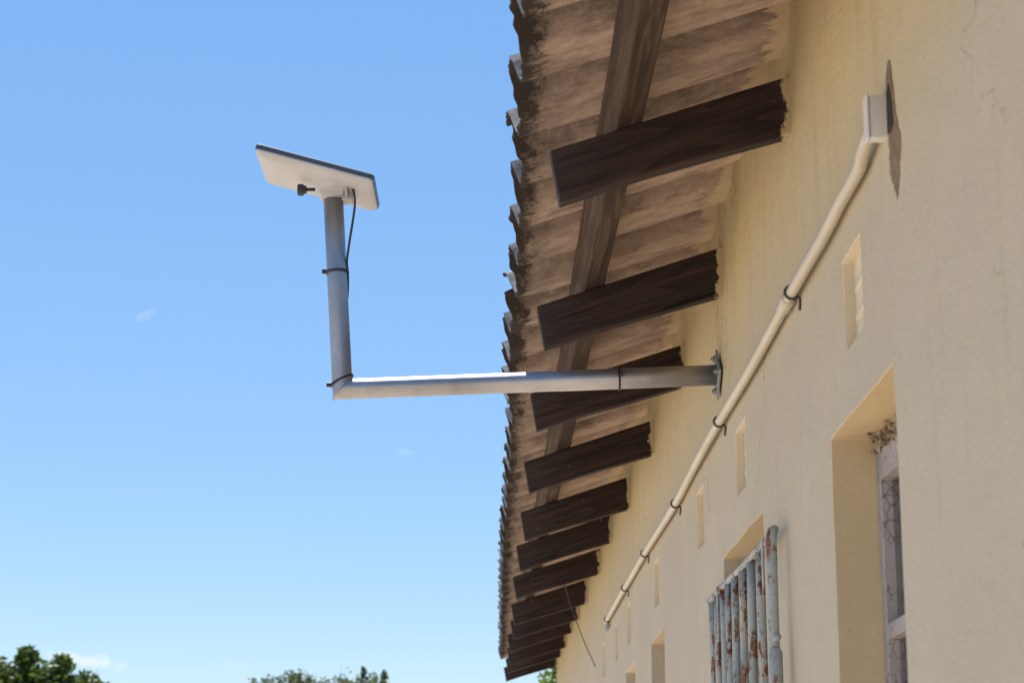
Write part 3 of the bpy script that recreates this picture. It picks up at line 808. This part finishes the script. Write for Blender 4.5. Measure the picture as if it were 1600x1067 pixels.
bx = box_bm(-.332, -.306, 4.752, 4.792, EYE + 1.5735, zpl(-.32) + .003, .0025, 2)
child(from_bm('lug', bx, M_WHITE, ad)); 
child(from_bm('lug', box_bm(-.3225, -.3165, 4.712, 4.75, EYE + 1.578, zpl(-.32) + .003, .002, 2), M_WHITE, ad))
kn = tube('clamp_knob', [(-.398, 4.752, EYE + 1.6), (-.424, 4.752, EYE + 1.5995)], .0042, M_BLACK, ad, 10); child(kn)
kb = bmesh.new(); bmesh.ops.create_cone(kb, cap_ends=True, segments=10, radius1=.0155, radius2=.0155, depth=.015, matrix=Matrix.Translation((-.434, 4.752, EYE + 1.5985)) @ Matrix.Rotation(pi / 2, 4, 'Y'))
for v in kb.verts:
    if int(round(atan2(v.co.y - 4.752, v.co.z - EYE - 1.5985) / (2 * pi / 10))) % 2 == 0: v.co += (Vector((v.co.x, 4.752, EYE + 1.5985)) - v.co) * .14
bmesh.ops.bevel(kb, geom=kb.edges[:], offset=.0016, segments=2, affect='EDGES')
join_bm(kb, (lambda z: (bmesh.ops.create_cone(z, cap_ends=True, segments=14, radius1=.0105, radius2=.0105, depth=.008, matrix=Matrix.Translation((-.4235, 4.752, EYE + 1.599)) @ Matrix.Rotation(pi / 2, 4, 'Y')), z)[1])(bmesh.new()))
child(from_bm('knob_head', kb, M_BLACK, kn)) if False else from_bm('knob_head', kb, M_BLACK, dish)
# lead from the panel down the tube
lead = empty('antenna_cable', (-.31, AY, EYE + 1.62), 'thin black cable hanging from the antenna panel and tied to the silver tube', 'cable')
cp = [(-.3165, 4.735, EYE + 1.622), (-.311, 4.728, EYE + 1.607), (-.3005, 4.724, EYE + 1.585), (-.2975, 4.73, EYE + 1.555), (-.3025, 4.738, EYE + 1.512), (-.3105, 4.75, EYE + 1.462), (-.3165, 4.765, EYE + 1.417)]
for z, yy in ((1.392, AY + .004), (1.34, AY + .014), (1.28, AY + .024), (1.2, AY + .028), (1.15, AY + .029)):
    q = on_up(EYE + z); ang = (yy - AY) / .029; cp.append((q.x + sqrt(max(0, .0272 ** 2 - min(.0272, yy - AY) ** 2)) if yy - AY < .0272 else q.x, yy, q.z))
cp += [(Cn.x + .01, AY + .029, Cn.z + .004)]
for f in (.15, .4, .7, .95): q = Cn.lerp(Wp, f); cp.append((q.x, AY + .0285, q.z + .002))
tube('cable', smooth_path(cp, 5), .0029, M_BLACK, lead, 8)

# ------------------------------------------------------------------ loose wire under the far rafters
wr = tube('hanging_wire', smooth_path([(.452, 9.90, EYE + 1.290), (.472, 9.92, EYE + 1.215), (.535, 9.95, EYE + 1.045), (.597, 9.965, EYE + .905), (.604, 9.966, EYE + .89)], 4), .0028, M_WIRE, None, 6)
tag(wr, 'thin bare wire slanting from a far rafter to the cream wall', 'wire')

# ------------------------------------------------------------------ trees behind
def tree(name, loc, height, crown_r, crown_h, nclump, nleaf, leaf, mat, label, seed, spiky=0., lumps=None):
    rnd = random.Random(seed); root = empty(name, loc, label, 'tree', None)
    L = Vector(loc); cz = height - crown_h / 2
    V = []; F = []
    def limb(path, r0, r1):
        nonlocal V, F
        n = len(path); a, b = tube_data(path, [r0 + (r1 - r0) * i / (n - 1) for i in range(n)], 8, True, len(V)); V += a; F += b
    base = [L + Vector((0, 0, -.1)), L + Vector((.05, .03, height * .2)), L + Vector((-.04, .02, height * .42)), L + Vector((.05, -.03, cz))]
    limb(smooth_path(base, 3), height * .035, height * .016)
    cl = []
    for i in range(nclump):
        a = rnd.uniform(0, 2 * pi); u = rnd.uniform(-.75, 1); rr = rnd.uniform(.55, 1) ** .5
        s = sqrt(max(0, 1 - u * u))
        c = L + Vector((cos(a) * s * crown_r * rr, sin(a) * s * crown_r * rr, cz + u * crown_h / 2 * rr))
        cl.append((c, rnd.uniform(.16, .30) * crown_r))
    for (dx, dy, z, r) in (lumps or []): cl.append((L + Vector((dx, dy, z)), r))
    for i, (c, r) in enumerate(cl):
        if i % 2 == 0 or i >= nclump:
            st_ = L + Vector((0, 0, height * rnd.uniform(.3, .55)))
            limb([st_, st_.lerp(c, .5) + Vector((rnd.uniform(-.1, .1), rnd.uniform(-.1, .1), .1)), c], height * .009, height * .0025)
    mesh('trunk', V, F, MB, root, True)
    V = []; F = []
    for c, r in cl:
        for i in range(nleaf):
            d = Vector((rnd.gauss(0, 1), rnd.gauss(0, 1), rnd.gauss(0, 1))).normalized()
            q = c + Vector((d.x, d.y, d.z * (1 + spiky))) * r * (rnd.random() ** .45)
            t1 = Vector((rnd.gauss(0, 1), rnd.gauss(0, 1), rnd.gauss(0, .7) + spiky)).normalized()
            t2 = t1.cross(Vector((rnd.gauss(0, 1), rnd.gauss(0, 1), rnd.gauss(0, 1)))).normalized()
            s = leaf * rnd.uniform(.6, 1.25); b = len(V)
            V += [q - t1 * s * .5, q + t2 * s * .2, q + t1 * s * .5, q - t2 * s * .2]; F.append((b, b + 1, b + 2, b + 3))
    mesh('crown', V, F, mat, root)
    return root
# broad dark tree at the lower left
tree('broadleaf_tree', (-8.95, 40, -.12), 4.95, 2.1, 3.6, 46, 330, .21, M_LEAFA, 'dark green broadleaf tree whose lumpy crown shows at the lower left', 2, 0,
     [(.42, -.8, 4.99, .42), (.35, -.8, 5.38, .2), (.98, -.9, 4.92, .40), (1.05, -.9, 5.22, .18), (1.5, -.9, 4.75, .36), (1.75, -.7, 4.58, .33), (-.3, -.8, 5.02, .40), (.1, -.9, 4.8, .5), (.7, -1, 4.65, .5), (1.3, -1, 4.4, .5)])
rt = random.Random(9); tips = []
for q in range(34):
    dx = -1.15 + 2.35 * q / 33 + rt.uniform(-.04, .04); h0 = 4.34 + .10 * nz(dx * 3.1, 2) + (.10 if -.75 < dx < -.1 else 0) + (.06 if dx > .65 else 0)
    tips.append((dx, rt.uniform(-.5, 0), h0 + rt.uniform(-.04, .10), rt.uniform(.07, .13)))
tips += [(.80, -.3, 4.60, .07), (.79, -.3, 4.66, .05), (1.14, -.3, 4.54, .07), (1.17, -.3, 4.60, .05), (-.33, -.3, 4.56, .06)]
tree('thorn_tree', (-2.72, 36, 0), 4.22, 1.3, 2.2, 26, 85, .075, M_LEAFB, 'sparse grey green tree with wispy twig tips behind, at the bottom middle', 4, 1.1, tips)
tree('garden_tree', (2.1, 33, 0), 4.85, 1.0, 2.2, 30, 260, .15, M_LEAFC, 'bright green tree just past the far end of the house', 6, 0,
     [(-.55, -.3, 4.55, .3), (-.3, -.3, 4.75, .3), (-.75, -.3, 4.3, .3)])
